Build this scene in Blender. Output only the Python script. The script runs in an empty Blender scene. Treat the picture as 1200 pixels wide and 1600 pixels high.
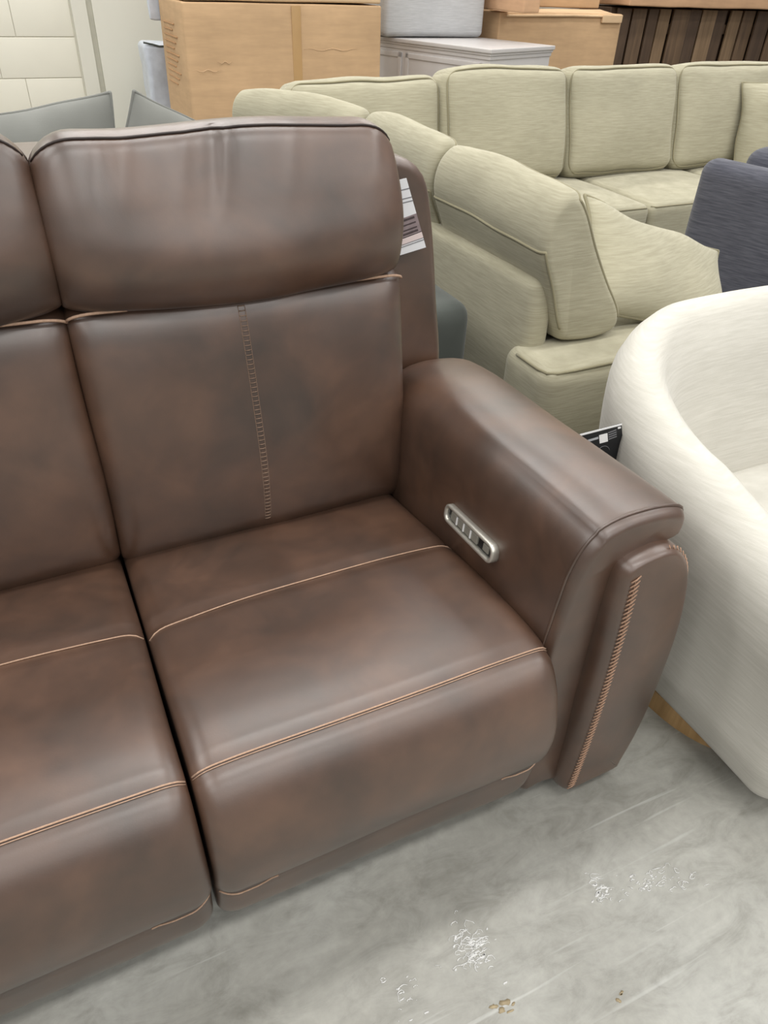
import bpy, math, random
import numpy as np
from mathutils import Vector, Matrix, noise
random.seed(7)
PI = math.pi
sc = bpy.context.scene
COL = sc.collection

# ------------------------------------------------------------------ camera
F_PX, YAW, PITCH, ROLL = 1155.66, -0.4701, 0.6377, 0.0426
cam_d = bpy.data.cameras.new('camera'); cam = bpy.data.objects.new('camera', cam_d); COL.objects.link(cam)
cam_d.sensor_fit = 'VERTICAL'; cam_d.sensor_height = 36.0; cam_d.lens = F_PX * 36.0 / 1600.0
cam_d.clip_start = 0.02; cam_d.clip_end = 60
fw = Vector((-math.sin(YAW) * math.cos(PITCH), math.cos(YAW) * math.cos(PITCH), -math.sin(PITCH)))
rt = Vector((math.cos(YAW), math.sin(YAW), 0)); up = rt.cross(fw)
c_, s_ = math.cos(ROLL), math.sin(ROLL)
r2 = c_ * rt + s_ * up; u2 = -s_ * rt + c_ * up
M = Matrix((r2, u2, -fw)).transposed().to_4x4(); M.translation = Vector((-0.6203, -0.5466, 1.3165))
cam.matrix_world = M
sc.camera = cam

# ------------------------------------------------------------------ world, lamps, exposure
sc.view_settings.view_transform = 'Standard'; sc.view_settings.look = 'None'
sc.view_settings.gamma = 1.0; sc.view_settings.use_curve_mapping = False
sc.view_settings.exposure = 0.0
w = bpy.data.worlds.new('world'); sc.world = w; w.use_nodes = True
w.node_tree.nodes['Background'].inputs[0].default_value = (1.0, 0.99, 0.97, 1)
w.node_tree.nodes['Background'].inputs[1].default_value = 0.28

def area(name, loc, sx, sy, power, rot=(0, 0, 0), col=(1, 0.985, 0.955)):
    l = bpy.data.lights.new(name, 'AREA'); l.shape = 'RECTANGLE'; l.size = sx; l.size_y = sy; l.energy = power; l.color = col
    o = bpy.data.objects.new(name, l); COL.objects.link(o); o.location = loc; o.rotation_euler = rot
    return o
# rows of fluorescent high-bay lamps of the warehouse
for i, x in enumerate((-3.4, 0.2, 3.8)):
    for j, y in enumerate((-9.0, -6.2, -3.6, -1.4, 0.8, 3.0, 5.0)):  # two rows furthest behind the camera are added to brighten the sofa backs
        area('ceiling_lamp', (x, y, 4.2), 2.4, 0.45, 56)

# ------------------------------------------------------------------ materials
def new_mat(name):
    m = bpy.data.materials.new(name); m.use_nodes = True
    nt = m.node_tree; b = nt.nodes['Principled BSDF']
    return m, nt, b
def coords(nt, scale=(1, 1, 1), rot=(0, 0, 0)):
    tc = nt.nodes.new('ShaderNodeTexCoord'); mp = nt.nodes.new('ShaderNodeMapping')
    mp.inputs['Scale'].default_value = scale; mp.inputs['Rotation'].default_value = rot
    nt.links.new(tc.outputs['Object'], mp.inputs['Vector']); return mp.outputs[0]
def noise_n(nt, vec, scale, detail=3, rough=0.5, dist=0.0):
    n = nt.nodes.new('ShaderNodeTexNoise'); n.inputs['Scale'].default_value = scale
    n.inputs['Detail'].default_value = detail; n.inputs['Roughness'].default_value = rough
    n.inputs['Distortion'].default_value = dist
    nt.links.new(vec, n.inputs['Vector']); return n.outputs['Fac']
def ramp(nt, fac, stops):
    r = nt.nodes.new('ShaderNodeValToRGB'); e = r.color_ramp.elements
    while len(e) < len(stops): e.new(0.5)
    for k, (p, c) in enumerate(stops):
        e[k].position = p; e[k].color = (c[0], c[1], c[2], 1) if len(c) == 3 else c
    nt.links.new(fac, r.inputs[0]); return r.outputs[0]
def mix(nt, fac, a, b, mode='MIX'):
    m = nt.nodes.new('ShaderNodeMix'); m.data_type = 'RGBA'; m.blend_type = mode
    for sock, v in ((m.inputs[0], fac), (m.inputs[6], a), (m.inputs[7], b)):
        if isinstance(v, (int, float)): sock.default_value = v
        elif isinstance(v, tuple): sock.default_value = (*v[:3], 1)
        else: nt.links.new(v, sock)
    return m.outputs[2]
def bump(nt, b, h, strength, dist=0.002):
    n = nt.nodes.new('ShaderNodeBump'); n.inputs['Strength'].default_value = strength; n.inputs['Distance'].default_value = dist
    nt.links.new(h, n.inputs['Height']); nt.links.new(n.outputs[0], b.inputs['Normal'])
def lin(*rgb):
    return tuple(((c / 255) / 12.92 if c / 255 <= 0.04045 else ((c / 255 + 0.055) / 1.055) ** 2.4) for c in rgb)

def leather(name, k=1.0):
    m, nt, b = new_mat(name); v = coords(nt)
    n1 = noise_n(nt, v, 7.0, 4, 0.55, 0.4); n2 = noise_n(nt, v, 17, 3, 0.6); n3 = noise_n(nt, v, 420, 2, 0.5)
    c = ramp(nt, n1, [(0.30, lin(60 * k, 44 * k, 34 * k)), (0.5, lin(76 * k, 54 * k, 41 * k)), (0.72, lin(92 * k, 66 * k, 50 * k))])
    c2 = ramp(nt, n2, [(0.35, (0.90, 0.90, 0.91)), (0.65, (1.06, 1.04, 1.02))])
    nt.links.new(mix(nt, 1.0, c, c2, 'MULTIPLY'), b.inputs['Base Color'])
    rr = ramp(nt, n2, [(0.3, (0.37,) * 3), (0.7, (0.43,) * 3)]); nt.links.new(rr, b.inputs['Roughness'])
    b.inputs['IOR'].default_value = 1.7; b.inputs['Coat Weight'].default_value = 0.5; b.inputs['Coat Roughness'].default_value = 0.36; b.inputs['Coat IOR'].default_value = 1.6
    bump(nt, b, n3, 0.16, 0.0006)
    return m
def fabric(name, c0, c1, weave=900, slub=True, rough=0.92, sheen=0.15, stretch=(14, 14, 240)):
    m, nt, b = new_mat(name)
    v = coords(nt, stretch); va = coords(nt)
    n = noise_n(nt, v, 1.0, 3, 0.6); n2 = noise_n(nt, va, 4.0, 3, 0.5); n3 = noise_n(nt, va, weave, 1, 0.5)
    f = ramp(nt, n, [(0.35, c0), (0.7, c1)]) if slub else ramp(nt, n2, [(0.3, c0), (0.7, c1)])
    g = ramp(nt, n2, [(0.3, (0.94,) * 3), (0.7, (1.03,) * 3)])
    nt.links.new(mix(nt, 1.0, f, g, 'MULTIPLY'), b.inputs['Base Color'])
    b.inputs['Roughness'].default_value = rough; b.inputs['Sheen Weight'].default_value = sheen
    b.inputs['Specular IOR Level'].default_value = 0.25
    a = nt.nodes.new('ShaderNodeMath'); a.operation = 'ADD'; nt.links.new(n, a.inputs[0]); nt.links.new(n3, a.inputs[1])
    bump(nt, b, a.outputs[0], 0.25, 0.0012)
    return m
def plain(name, col, rough=0.5, metal=0.0, spec=0.5, var=0.06, scale=12):
    m, nt, b = new_mat(name); v = coords(nt); n = noise_n(nt, v, scale, 3, 0.55)
    lo = tuple(c * (1 - var) for c in col); hi = tuple(min(1, c * (1 + var)) for c in col)
    nt.links.new(ramp(nt, n, [(0.3, lo), (0.7, hi)]), b.inputs['Base Color'])
    b.inputs['Roughness'].default_value = rough; b.inputs['Metallic'].default_value = metal
    b.inputs['Specular IOR Level'].default_value = spec
    return m
def cardboard(name, col):
    m, nt, b = new_mat(name); v = coords(nt); va = coords(nt, (1.2, 1.2, 9)); vb = coords(nt, (160, 160, 2))
    n = noise_n(nt, v, 2.5, 4, 0.6); n2 = noise_n(nt, va, 3.0, 3, 0.7); n3 = noise_n(nt, vb, 1.0, 1, 0.5)
    lo = tuple(c * 0.88 for c in col); hi = tuple(min(1, c * 1.10) for c in col)
    c = ramp(nt, n, [(0.3, lo), (0.7, hi)]); g = ramp(nt, n2, [(0.35, (0.93,) * 3), (0.65, (1.04,) * 3)])
    nt.links.new(mix(nt, 1.0, c, g, 'MULTIPLY'), b.inputs['Base Color'])
    b.inputs['Roughness'].default_value = 0.75; b.inputs['Specular IOR Level'].default_value = 0.25
    bump(nt, b, n3, 0.10, 0.001); return m
def wood(name, c0, c1):
    m, nt, b = new_mat(name); v = coords(nt, (18, 18, 1.5)); n = noise_n(nt, v, 1.5, 4, 0.6, 0.6)
    nt.links.new(ramp(nt, n, [(0.3, c0), (0.7, c1)]), b.inputs['Base Color']); b.inputs['Roughness'].default_value = 0.6
    return m
def concrete():
    m, nt, b = new_mat('polished_concrete'); v = coords(nt)
    n1 = noise_n(nt, v, 1.3, 5, 0.62, 0.3); n2 = noise_n(nt, coords(nt, (1, 2.2, 1), (0, 0, 0.5)), 9, 6, 0.7, 0.8); n3 = noise_n(nt, v, 55, 4, 0.6)
    c = ramp(nt, n1, [(0.28, lin(130, 128, 120)), (0.5, lin(153, 152, 145)), (0.74, lin(172, 172, 166))])
    c2 = ramp(nt, n2, [(0.30, (0.74, 0.735, 0.72)), (0.5, (0.98, 0.98, 0.98)), (0.70, (1.13, 1.13, 1.13))])
    c3 = ramp(nt, n3, [(0.3, (0.93,) * 3), (0.7, (1.05,) * 3)])
    x = mix(nt, 1.0, c, c2, 'MULTIPLY'); x = mix(nt, 1.0, x, c3, 'MULTIPLY')
    # long pale trowel and drag scratches, two directions
    for ang, s in ((0.45, 1.0), (-0.15, 0.8), (1.2, 0.7)):
        wv = noise_n(nt, coords(nt, (2.2 * s, 60 * s, 1), (0, 0, ang)), 1.0, 2, 0.5, 0.2)
        x = mix(nt, ramp(nt, wv, [(0.69, (0,) * 3), (0.76, (0.42,) * 3)]), x, lin(205, 206, 202))
    nt.links.new(x, b.inputs['Base Color'])
    nt.links.new(ramp(nt, n2, [(0.3, (0.42,) * 3), (0.7, (0.6,) * 3)]), b.inputs['Roughness'])
    b.inputs['Specular IOR Level'].default_value = 0.35
    bump(nt, b, n3, 0.12, 0.002); return m

LEA = leather('brown_leather', 1.0); LEA_D = leather('brown_leather_wing', 0.98)
THREAD = plain('tan_thread', lin(172, 142, 120), 0.8, var=0.15, scale=300)
THREAD_D = plain('russet_thread', lin(158, 126, 104), 0.8, var=0.15, scale=300)
STITCH_B = plain('faded_thread', lin(128, 106, 90), 0.8, var=0.1, scale=300)
DARK = plain('dark_piping', lin(40, 28, 24), 0.5)
BLACK = plain('black_plastic', lin(24, 24, 26), 0.4)
NICKEL = plain('brushed_nickel', lin(205, 202, 192), 0.32, 0.7)
BTN = plain('grey_button', lin(150, 148, 138), 0.4, 0.3)
WHITE = plain('white_print', lin(232, 232, 232), 0.6, var=0.02)
OLIVE = fabric('sage_linen', lin(159, 154, 132), lin(176, 171, 149))
OLIVE_P = fabric('sage_linen_piping', lin(134, 128, 104), lin(152, 146, 120), slub=False)
GREY = fabric('grey_fabric', lin(110, 111, 106), lin(126, 127, 122), slub=False)
GREY_D = fabric('charcoal_fabric', lin(62, 66, 62), lin(78, 82, 78), slub=False)
SLATE = fabric('slate_fabric', lin(68, 69, 78), lin(92, 93, 102))
CREAM = fabric('cream_boucle', lin(192, 189, 179), lin(204, 201, 192), sheen=0.2)
CARD = cardboard('cardboard', lin(194, 162, 126)); CARD_L = cardboard('pale_cardboard', lin(212, 182, 146)); CARD_P = cardboard('pinkish_cardboard', lin(200, 162, 128))
TAPE = plain('packing_tape', lin(176, 142, 98), 0.3, var=0.08, scale=4)
CHEST = plain('whitewashed_paint', lin(196, 193, 192), 0.35, var=0.02)
BLOCKM = plain('painted_block', lin(222, 219, 205), 0.55, var=0.015, scale=5)
MORTAR = plain('painted_joint', lin(212, 209, 196), 0.7, var=0.02)
WALLM = plain('painted_wall', lin(218, 216, 204), 0.55, var=0.015, scale=3)
BLOCKGREY = fabric('light_grey_upholstery', lin(176, 178, 180), lin(192, 194, 196))
PLASTIC = plain('bluish_plastic_wrap', lin(192, 198, 208), 0.35, var=0.10, scale=20)
OAK = wood('pale_oak', lin(150, 118, 74), lin(184, 150, 104))
SLAT_D = wood('dark_slat', lin(66, 50, 38), lin(86, 67, 50)); SLAT_M = wood('brown_slat', lin(80, 62, 46), lin(108, 86, 64)); SLAT_L = wood('tan_slat', lin(104, 84, 62), lin(132, 108, 82))
CONC = concrete()
RESIN = plain('dried_white_residue', lin(206, 206, 204), 0.35, var=0.1, scale=80)
RUST = plain('rust_stain', lin(158, 143, 114), 0.7, var=0.15, scale=60)

# ------------------------------------------------------------------ geometry helpers
def mesh_obj(name, V, F, mat, parent=None, loc=None, smooth=True, label=None, cat=None, group=None, kind=None):
    V = np.asarray(V, float)
    if loc is None:
        loc = np.array(parent['_o']) if (parent is not None and '_o' in parent) else \
              (V.min(0) + V.max(0)) / 2 * np.array([1, 1, 0]) + np.array([0, 0, V[:, 2].min()])
    loc = np.array(loc, float)
    me = bpy.data.meshes.new(name); me.from_pydata((V - loc).tolist(), [], [list(map(int, f)) for f in F]); me.update()
    if smooth: me.shade_smooth()
    me.materials.append(mat)
    o = bpy.data.objects.new(name, me); COL.objects.link(o)
    if parent is not None:
        o.parent = parent
        if '_o' in parent: o['_o'] = list(parent['_o'])
        else: o.location = Vector(loc) - parent.matrix_world.translation
    else:
        o.location = loc; o['_o'] = loc.tolist()
    tag(o, label, cat, group, kind); return o
def tag(o, label=None, cat=None, group=None, kind=None):
    for k, v in (('label', label), ('category', cat), ('group', group), ('kind', kind)):
        if v: o[k] = v
def thing(name, loc, label, cat, group=None):
    o = bpy.data.objects.new(name, None); COL.objects.link(o); o.location = loc; o['_o'] = list(loc)
    o.empty_display_size = 0.1; tag(o, label, cat, group); return o
def join(*geos):
    V = []; F = []; n = 0
    for v, f in geos:
        V.append(np.asarray(v, float)); F += [[i + n for i in q] for q in f]; n += len(v)
    return np.vstack(V), F
def xf(geo, loc=(0, 0, 0), rot=(0, 0, 0)):
    m = Matrix.Translation(loc) @ Matrix.Rotation(rot[2], 4, 'Z') @ Matrix.Rotation(rot[1], 4, 'Y') @ Matrix.Rotation(rot[0], 4, 'X')
    A = np.array(m); V = np.asarray(geo[0], float); return V @ A[:3, :3].T + A[:3, 3], geo[1]

def catmull(P, n, closed=True):
    P = np.asarray(P, float); m = len(P); out = []
    segs = m if closed else m - 1
    L = [np.linalg.norm((P[(i + 1) % m] - P[i])[:2]) + 1e-6 for i in range(segs)]
    tot = sum(L); cum = np.concatenate([[0], np.cumsum(L)])
    for k in range(n):
        s = tot * k / (n if closed else n - 1)
        i = min(np.searchsorted(cum, s, side='right') - 1, segs - 1); t = (s - cum[i]) / L[i]
        g = (lambda j: P[j % m]) if closed else (lambda j: P[min(max(j, 0), m - 1)])
        p0, p1, p2, p3 = g(i - 1), g(i), g(i + 1), g(i + 2)
        out.append(0.5 * ((2 * p1) + (-p0 + p2) * t + (2 * p0 - 5 * p1 + 4 * p2 - p3) * t ** 2 + (-p0 + 3 * p1 - 3 * p2 + p3) * t ** 3))
    return np.array(out)
AX = {'x': (1, 2, 0), 'y': (0, 2, 1), 'z': (0, 1, 2)}
class Loft:
    """closed outline in two axes swept along the third, ends rounded by insetting; keeps its grid for seams"""
    def __init__(s, prof, axis, t0, t1, r=0.03, off=0.02, n=72, nt=40, r2=None, bulge=0.0, fn=None, smoothprof=True):
        P = [tuple(p) + ((off,) if len(p) == 2 else ()) for p in prof]
        P = catmull(P, n) if smoothprof else np.array(P, float)
        n = len(P); Q = P[:, :2]
        T = np.roll(Q, -1, 0) - np.roll(Q, 1, 0); T /= np.linalg.norm(T, axis=1)[:, None] + 1e-9
        N = np.stack([T[:, 1], -T[:, 0]], 1)
        area_ = 0.5 * np.sum(Q[:, 0] * np.roll(Q[:, 1], -1) - np.roll(Q[:, 0], -1) * Q[:, 1])
        if area_ < 0: N = -N
        ra, rb = (r, r) if r2 is None else (r, r2)
        k = 8; a = [t0 + ra * (1 - math.cos(PI / 2 * i / k)) for i in range(k)]
        b = [t1 - rb * (1 - math.cos(PI / 2 * i / k)) for i in range(k)][::-1]
        mid = np.linspace(t0 + ra, t1 - rb, max(3, nt - 2 * k)).tolist()
        ts = np.array(a + mid + b)
        G = np.zeros((len(ts), n, 3)); i0, i1, i2 = AX[axis]
        for j, t in enumerate(ts):
            g = 0
            if t - t0 < ra: g = 1 - math.sqrt(max(0, 1 - (1 - (t - t0) / ra) ** 2))
            if t1 - t < rb: g = 1 - math.sqrt(max(0, 1 - (1 - (t1 - t) / rb) ** 2))
            u = (t - t0) / (t1 - t0)
            S = Q - N * (P[:, 2] * g)[:, None] + N * bulge * math.sin(PI * u) ** 0.7
            G[j, :, i0] = S[:, 0]; G[j, :, i1] = S[:, 1]; G[j, :, i2] = t
        s.ts = ts; s.i = (i0, i1, i2); s.n = n
        if fn is not None:
            sh = G.shape; G = np.array([fn(p) for p in G.reshape(-1, 3)]).reshape(sh)
        s.G = G; s.Q = Q
    def geo(s):
        nt, n = s.G.shape[:2]; V = s.G.reshape(-1, 3); F = []
        for j in range(nt - 1):
            for k in range(n):
                a, b = j * n + k, j * n + (k + 1) % n
                F.append([a, b, b + n, a + n])
        F.append(list(range(n))[::-1]); F.append([(nt - 1) * n + k for k in range(n)])
        return V, F
    def at(s, t, q):
        """surface point at sweep position t nearest to 2-D profile point q"""
        k = int(np.argmin(((s.Q - np.array(q)) ** 2).sum(1)))
        j = np.clip(np.searchsorted(s.ts, t), 1, len(s.ts) - 1)
        f = np.clip((t - s.ts[j - 1]) / (s.ts[j] - s.ts[j - 1] + 1e-9), 0, 1)
        def I(kk): return s.G[j - 1, kk % s.n] * (1 - f) + s.G[j, kk % s.n] * f
        a, b, c = I(k - 1), I(k), I(k + 1)
        d0, e = s.Q[(k + 1) % s.n] - s.Q[k - 1], np.array(q) - s.Q[k]
        u = float(np.dot(e, d0) / (np.dot(d0, d0) + 1e-9)) * 2
        return b + (c - b) * max(0, u) + (b - a) * min(0, u)
def tube(path, r, n=6, closed=False):
    P = np.asarray(path, float); m = len(P); V = []; F = []
    for i in range(m):
        a = P[(i - 1) % m] if closed else P[max(i - 1, 0)]; b = P[(i + 1) % m] if closed else P[min(i + 1, m - 1)]
        t = b - a; t /= np.linalg.norm(t) + 1e-9
        h = np.array([0, 0, 1.0]) if abs(t[2]) < 0.9 else np.array([1.0, 0, 0])
        u = np.cross(t, h); u /= np.linalg.norm(u); v = np.cross(t, u)
        if i and np.dot(u, pu) < 0: u, v = -u, -v
        pu = u
        rr = r(i / max(1, m - 1)) if callable(r) else r
        for k in range(n):
            an = 2 * PI * k / n; V.append(P[i] + rr * (math.cos(an) * u + math.sin(an) * v))
    for i in range(m if closed else m - 1):
        for k in range(n):
            a, b = i * n + k, i * n + (k + 1) % n; c, d = ((i + 1) % m) * n + (k + 1) % n, ((i + 1) % m) * n + k
            F.append([a, b, c, d])
    if not closed: F.append(list(range(n))[::-1]); F.append([(m - 1) * n + k for k in range(n)])
    return np.array(V), F
def rbox(sx, sy, sz, r=0.02, bul=(0, 0, 0), n=14):
    """rounded box centred on the origin; bul = extra puff along x, y, z"""
    h = np.array([sx, sy, sz]) / 2; r = min(r, h.min() * 0.999); V = []; F = []; idx = {}
    def line(hh):
        k = 4; e = [hh - r * (1 - math.cos(PI / 2 * i / k)) for i in range(k)]
        mid = np.linspace(hh - r, -(hh - r), n - 2 * k + 2).tolist() if hh > r else [0.0]
        return sorted(set([round(x, 6) for x in e + mid + [-x for x in e]]))
    L = [line(x) for x in h]
    def vert(p):
        key = tuple(np.round(p, 5))
        if key not in idx:
            q = np.clip(p, -(h - r), h - r); d = p - q; ln = np.linalg.norm(d)
            v = q + d / ln * r if ln > 1e-9 else p.copy()
            for a in range(3):
                if bul[a]:
                    o = [b for b in range(3) if b != a]
                    w_ = max(0, 1 - (p[o[0]] / h[o[0]]) ** 2) * max(0, 1 - (p[o[1]] / h[o[1]]) ** 2)
                    v[a] += bul[a] * (w_ ** 0.6) * p[a] / h[a]
            idx[key] = len(V); V.append(v)
        return idx[key]
    for a in range(3):
        o = [b for b in range(3) if b != a]
        for s in (-1, 1):
            for i in range(len(L[o[0]]) - 1):
                for j in range(len(L[o[1]]) - 1):
                    q = []
                    for (di, dj) in ((0, 0), (1, 0), (1, 1), (0, 1)):
                        p = np.zeros(3); p[a] = s * h[a]; p[o[0]] = L[o[0]][i + di]; p[o[1]] = L[o[1]][j + dj]; q.append(vert(p))
                    if (s > 0) == (a == 1): q = q[::-1]
                    F.append(q)
    return np.array(V), F
def box(x0, x1, y0, y1, z0, z1):
    V = [(x, y, z) for x in (x0, x1) for y in (y0, y1) for z in (z0, z1)]
    return np.array(V, float), [[0, 1, 3, 2], [4, 6, 7, 5], [0, 4, 5, 1], [2, 3, 7, 6], [0, 2, 6, 4], [1, 5, 7, 3]]
def rbox2(x0, x1, y0, y1, z0, z1, r=0.005, bul=(0, 0, 0), n=10):
    g = rbox(x1 - x0, y1 - y0, z1 - z0, r, bul, n); return xf(g, ((x0 + x1) / 2, (y0 + y1) / 2, (z0 + z1) / 2))
def rrect(w_, h_, r, y, n=8):
    """rounded rectangle ring in local xz at depth y"""
    pts = []
    for cx, cz, a0 in ((w_ / 2 - r, h_ / 2 - r, 0), (-w_ / 2 + r, h_ / 2 - r, PI / 2), (-w_ / 2 + r, -h_ / 2 + r, PI), (w_ / 2 - r, -h_ / 2 + r, 1.5 * PI)):
        for k in range(n + 1):
            a = a0 + PI / 2 * k / n; pts.append((cx + r * math.cos(a), y, cz + r * math.sin(a)))
    return dense(np.array(pts), closed=True)
def dense(P, step=0.02, closed=False):
    out = []
    m = len(P)
    for i in range(m if closed else m - 1):
        a, b = P[i], P[(i + 1) % m]; k = max(1, int(np.linalg.norm(b - a) / step))
        for j in range(k): out.append(a + (b - a) * j / k)
    if not closed: out.append(P[-1])
    return np.array(out)
def wob(V, amp, freq, seed=0):
    V = np.asarray(V, float).copy()
    for i, v in enumerate(V):
        q = Vector((v[0] * freq + seed, v[1] * freq, v[2] * freq)); d = noise.noise_vector(q); V[i] += np.array(d) * amp
    return V
def wobble(geo, amp, freq, seed=0): return wob(geo[0], amp, freq, seed), geo[1]
def cushion(name, w_, d_, h_, loc, rot, mat, pmat, parent, r=0.05, puff=0.03, seed=0, piping=True, front_only=False, corner=0.05):
    """box cushion: width local x, thickness local y, height local z, corded edge on both faces"""
    g = rbox(w_, d_, h_, r, (puff * 0.3, puff, puff * 0.4), 22)
    g = wobble(g, 0.010, 5, seed)
    c = mesh_obj(name, *xf(g, loc, rot), mat, parent)
    if piping:
        e = 0.29 * r; rings = []
        for s in ((-1,) if front_only else (-1, 1)):
            p = rrect(w_ - 2 * e, h_ - 2 * e, max(corner, r * 0.8), s * (d_ / 2 - e)); 
            for q in p:
                wz = max(0, 1 - (q[0] / (w_ / 2)) ** 2); wx = max(0, 1 - (q[2] / (h_ / 2)) ** 2)
                q[2] += puff * 0.4 * (max(0, wz) * max(0, 1 - (q[1] / (d_ / 2)) ** 2)) ** 0.6 * np.sign(q[2])
                q[0] += puff * 0.3 * (max(0, wx) * max(0, 1 - (q[1] / (d_ / 2)) ** 2)) ** 0.6 * np.sign(q[0])
            p = wob(p, 0.010, 5, seed)
            rings.append(tube(p, 0.0042, 6, True))
        mesh_obj('piping', *xf(join(*rings), loc, rot), pmat, c)
    return c
def pillow_geo(w_, h_, T, seed=0, n=26, p=2.4, dent=0.0):
    """knife-edge throw pillow in local xz, thickness along y"""
    V = []; F = []
    us = np.sin(np.linspace(-PI / 2, PI / 2, n)); 
    for s in (-1, 1):
        for i, u in enumerate(us):
            for j, v in enumerate(us):
                t = (max(0, 1 - abs(u) ** p) ** 0.55) * (max(0, 1 - abs(v) ** p) ** 0.55)
                pin = 1 - 0.07 * (1 - v * v) * abs(u) ** 3; pin2 = 1 - 0.07 * (1 - u * u) * abs(v) ** 3
                V.append((u * w_ / 2 * pin, s * t * T / 2 , v * h_ / 2 * pin2 - dent * math.exp(-(u * 3) ** 2) * max(0, v) ** 2))
    N = n * n
    for s in (0, 1):
        for i in range(n - 1):
            for j in range(n - 1):
                q = [s * N + i * n + j, s * N + (i + 1) * n + j, s * N + (i + 1) * n + j + 1, s * N + i * n + j + 1]
                F.append(q if s == 0 else q[::-1])
    V = wob(np.array(V), 0.012, 6, seed)
    rim = [i * n for i in range(n)] + [(n - 1) * n + j for j in range(1, n)] + [i * n + n - 1 for i in range(n - 2, -1, -1)] + [j for j in range(n - 2, 0, -1)]
    return (V, F), V[rim]
def stitch_row(P, N, spacing, length, width, rad, side=None):
    """cross stitches: short threads laid across the path P; N = surface normals, side = across directions"""
    P = np.asarray(P); out = []
    d = np.concatenate([[0], np.cumsum(np.linalg.norm(np.diff(P, axis=0), axis=1))]); s = 0
    while s < d[-1]:
        i = min(np.searchsorted(d, s, side='right') - 1, len(P) - 2); f = (s - d[i]) / (d[i + 1] - d[i] + 1e-9)
        p = P[i] * (1 - f) + P[i + 1] * f; t = P[i + 1] - P[i]; t /= np.linalg.norm(t); nn = N[i] if hasattr(N[0], '__len__') else N
        nn = np.asarray(nn, float); a = np.cross(t, nn); a /= np.linalg.norm(a)
        out.append(tube([p - a * length / 2 - t * width, p + nn * rad, p + a * length / 2 + t * width], rad, 5)); s += spacing
    return join(*out)

# ------------------------------------------------------------------ the setting
flo = mesh_obj('floor', *box(-6, 9, -11, 5.6, -0.1, 0), CONC, loc=(0, 0, 0), smooth=False, kind='structure')
wy = 5.6
wall = mesh_obj('wall_back', *box(-5, 9, wy, wy + 0.2, 0, 4.5), MORTAR, loc=(0, wy, 0), smooth=False, kind='structure')
BH = 0.2335
for r in range(0, 9):
    z0 = 0.1525 + BH * (r - 0); off = 0.0 if r % 2 else -0.22
    z0 = 0.620 + BH * (r - 2) 
    x1 = 0.045
    xs = [x1]
    x = x1 - (0.36 if r % 2 else 0.50)
    while x > -2.0: xs.append(x); x -= 0.44
    for a, b in zip(xs[1:], xs[:-1]):
        mesh_obj('block', *rbox2(a + 0.0015, b - 0.0015, wy - 0.008, wy + 0.03, z0 + 0.002, z0 + BH - 0.002, 0.003, n=8), BLOCKM, wall)
mesh_obj('trim_1', *rbox2(0.055, 0.150, wy - 0.030, wy + 0.02, 0, 4.5, 0.006), WALLM, smooth=True, kind='structure')
mesh_obj('wall_groove', *rbox2(0.150, 0.185, wy - 0.012, wy + 0.02, 0, 4.5, 0.002), plain('groove_shade', lin(186, 184, 170), 0.7), kind='structure')  # recessed groove, the shadow of the gap put into its grey colour
mesh_obj('wall_panel', *rbox2(0.185, 9, wy - 0.028, wy + 0.02, 0, 4.5, 0.004), WALLM, wall)

# ------------------------------------------------------------------ brown reclining sofa
W = 0.5786
sofa = thing('reclining_sofa', (-W, 0.42, 0), 'brown leather reclining sofa with contrast stitching, large in the foreground', 'sofa')
gap = 0.0025
seat_prof = [(0.72, 0.365), (0.66, 0.385), (0.5, 0.412), (0.386, 0.432), (0.22, 0.452), (0.12, 0.462), (0.065, 0.458), (0.03, 0.435), (0.004, 0.385),
             (-0.008, 0.32), (-0.002, 0.262), (0.012, 0.228), (0.022, 0.212), (0.022, 0.198), (0.034, 0.13), (0.055, 0.085), (0.085, 0.062), (0.2, 0.06), (0.5, 0.06), (0.7, 0.08), (0.74, 0.2)]
def seat_fn(x0, x1, seed):
    def f(p):
        p = np.array(p); u = (p[0] - x0) / (x1 - x0); s = max(0, math.sin(PI * min(1, max(0, u))))
        if p[2] > 0.3 and p[1] < 0.62:
            p[2] += 0.006 * s ** 0.6 * min(1, (p[2] - 0.3) / 0.1)
            # soft dip along the rear top-stitch
            p[2] -= 0.005 * math.exp(-((p[1] - 0.386) / 0.012) ** 2)
            p[2] -= 0.004 * math.exp(-((p[1] - 0.0625) / 0.008) ** 2)
        d = noise.noise_vector(Vector((p[0] * 4 + seed, p[1] * 4, p[2] * 4))); p += np.array(d) * 0.004
        return p
    return f
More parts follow.
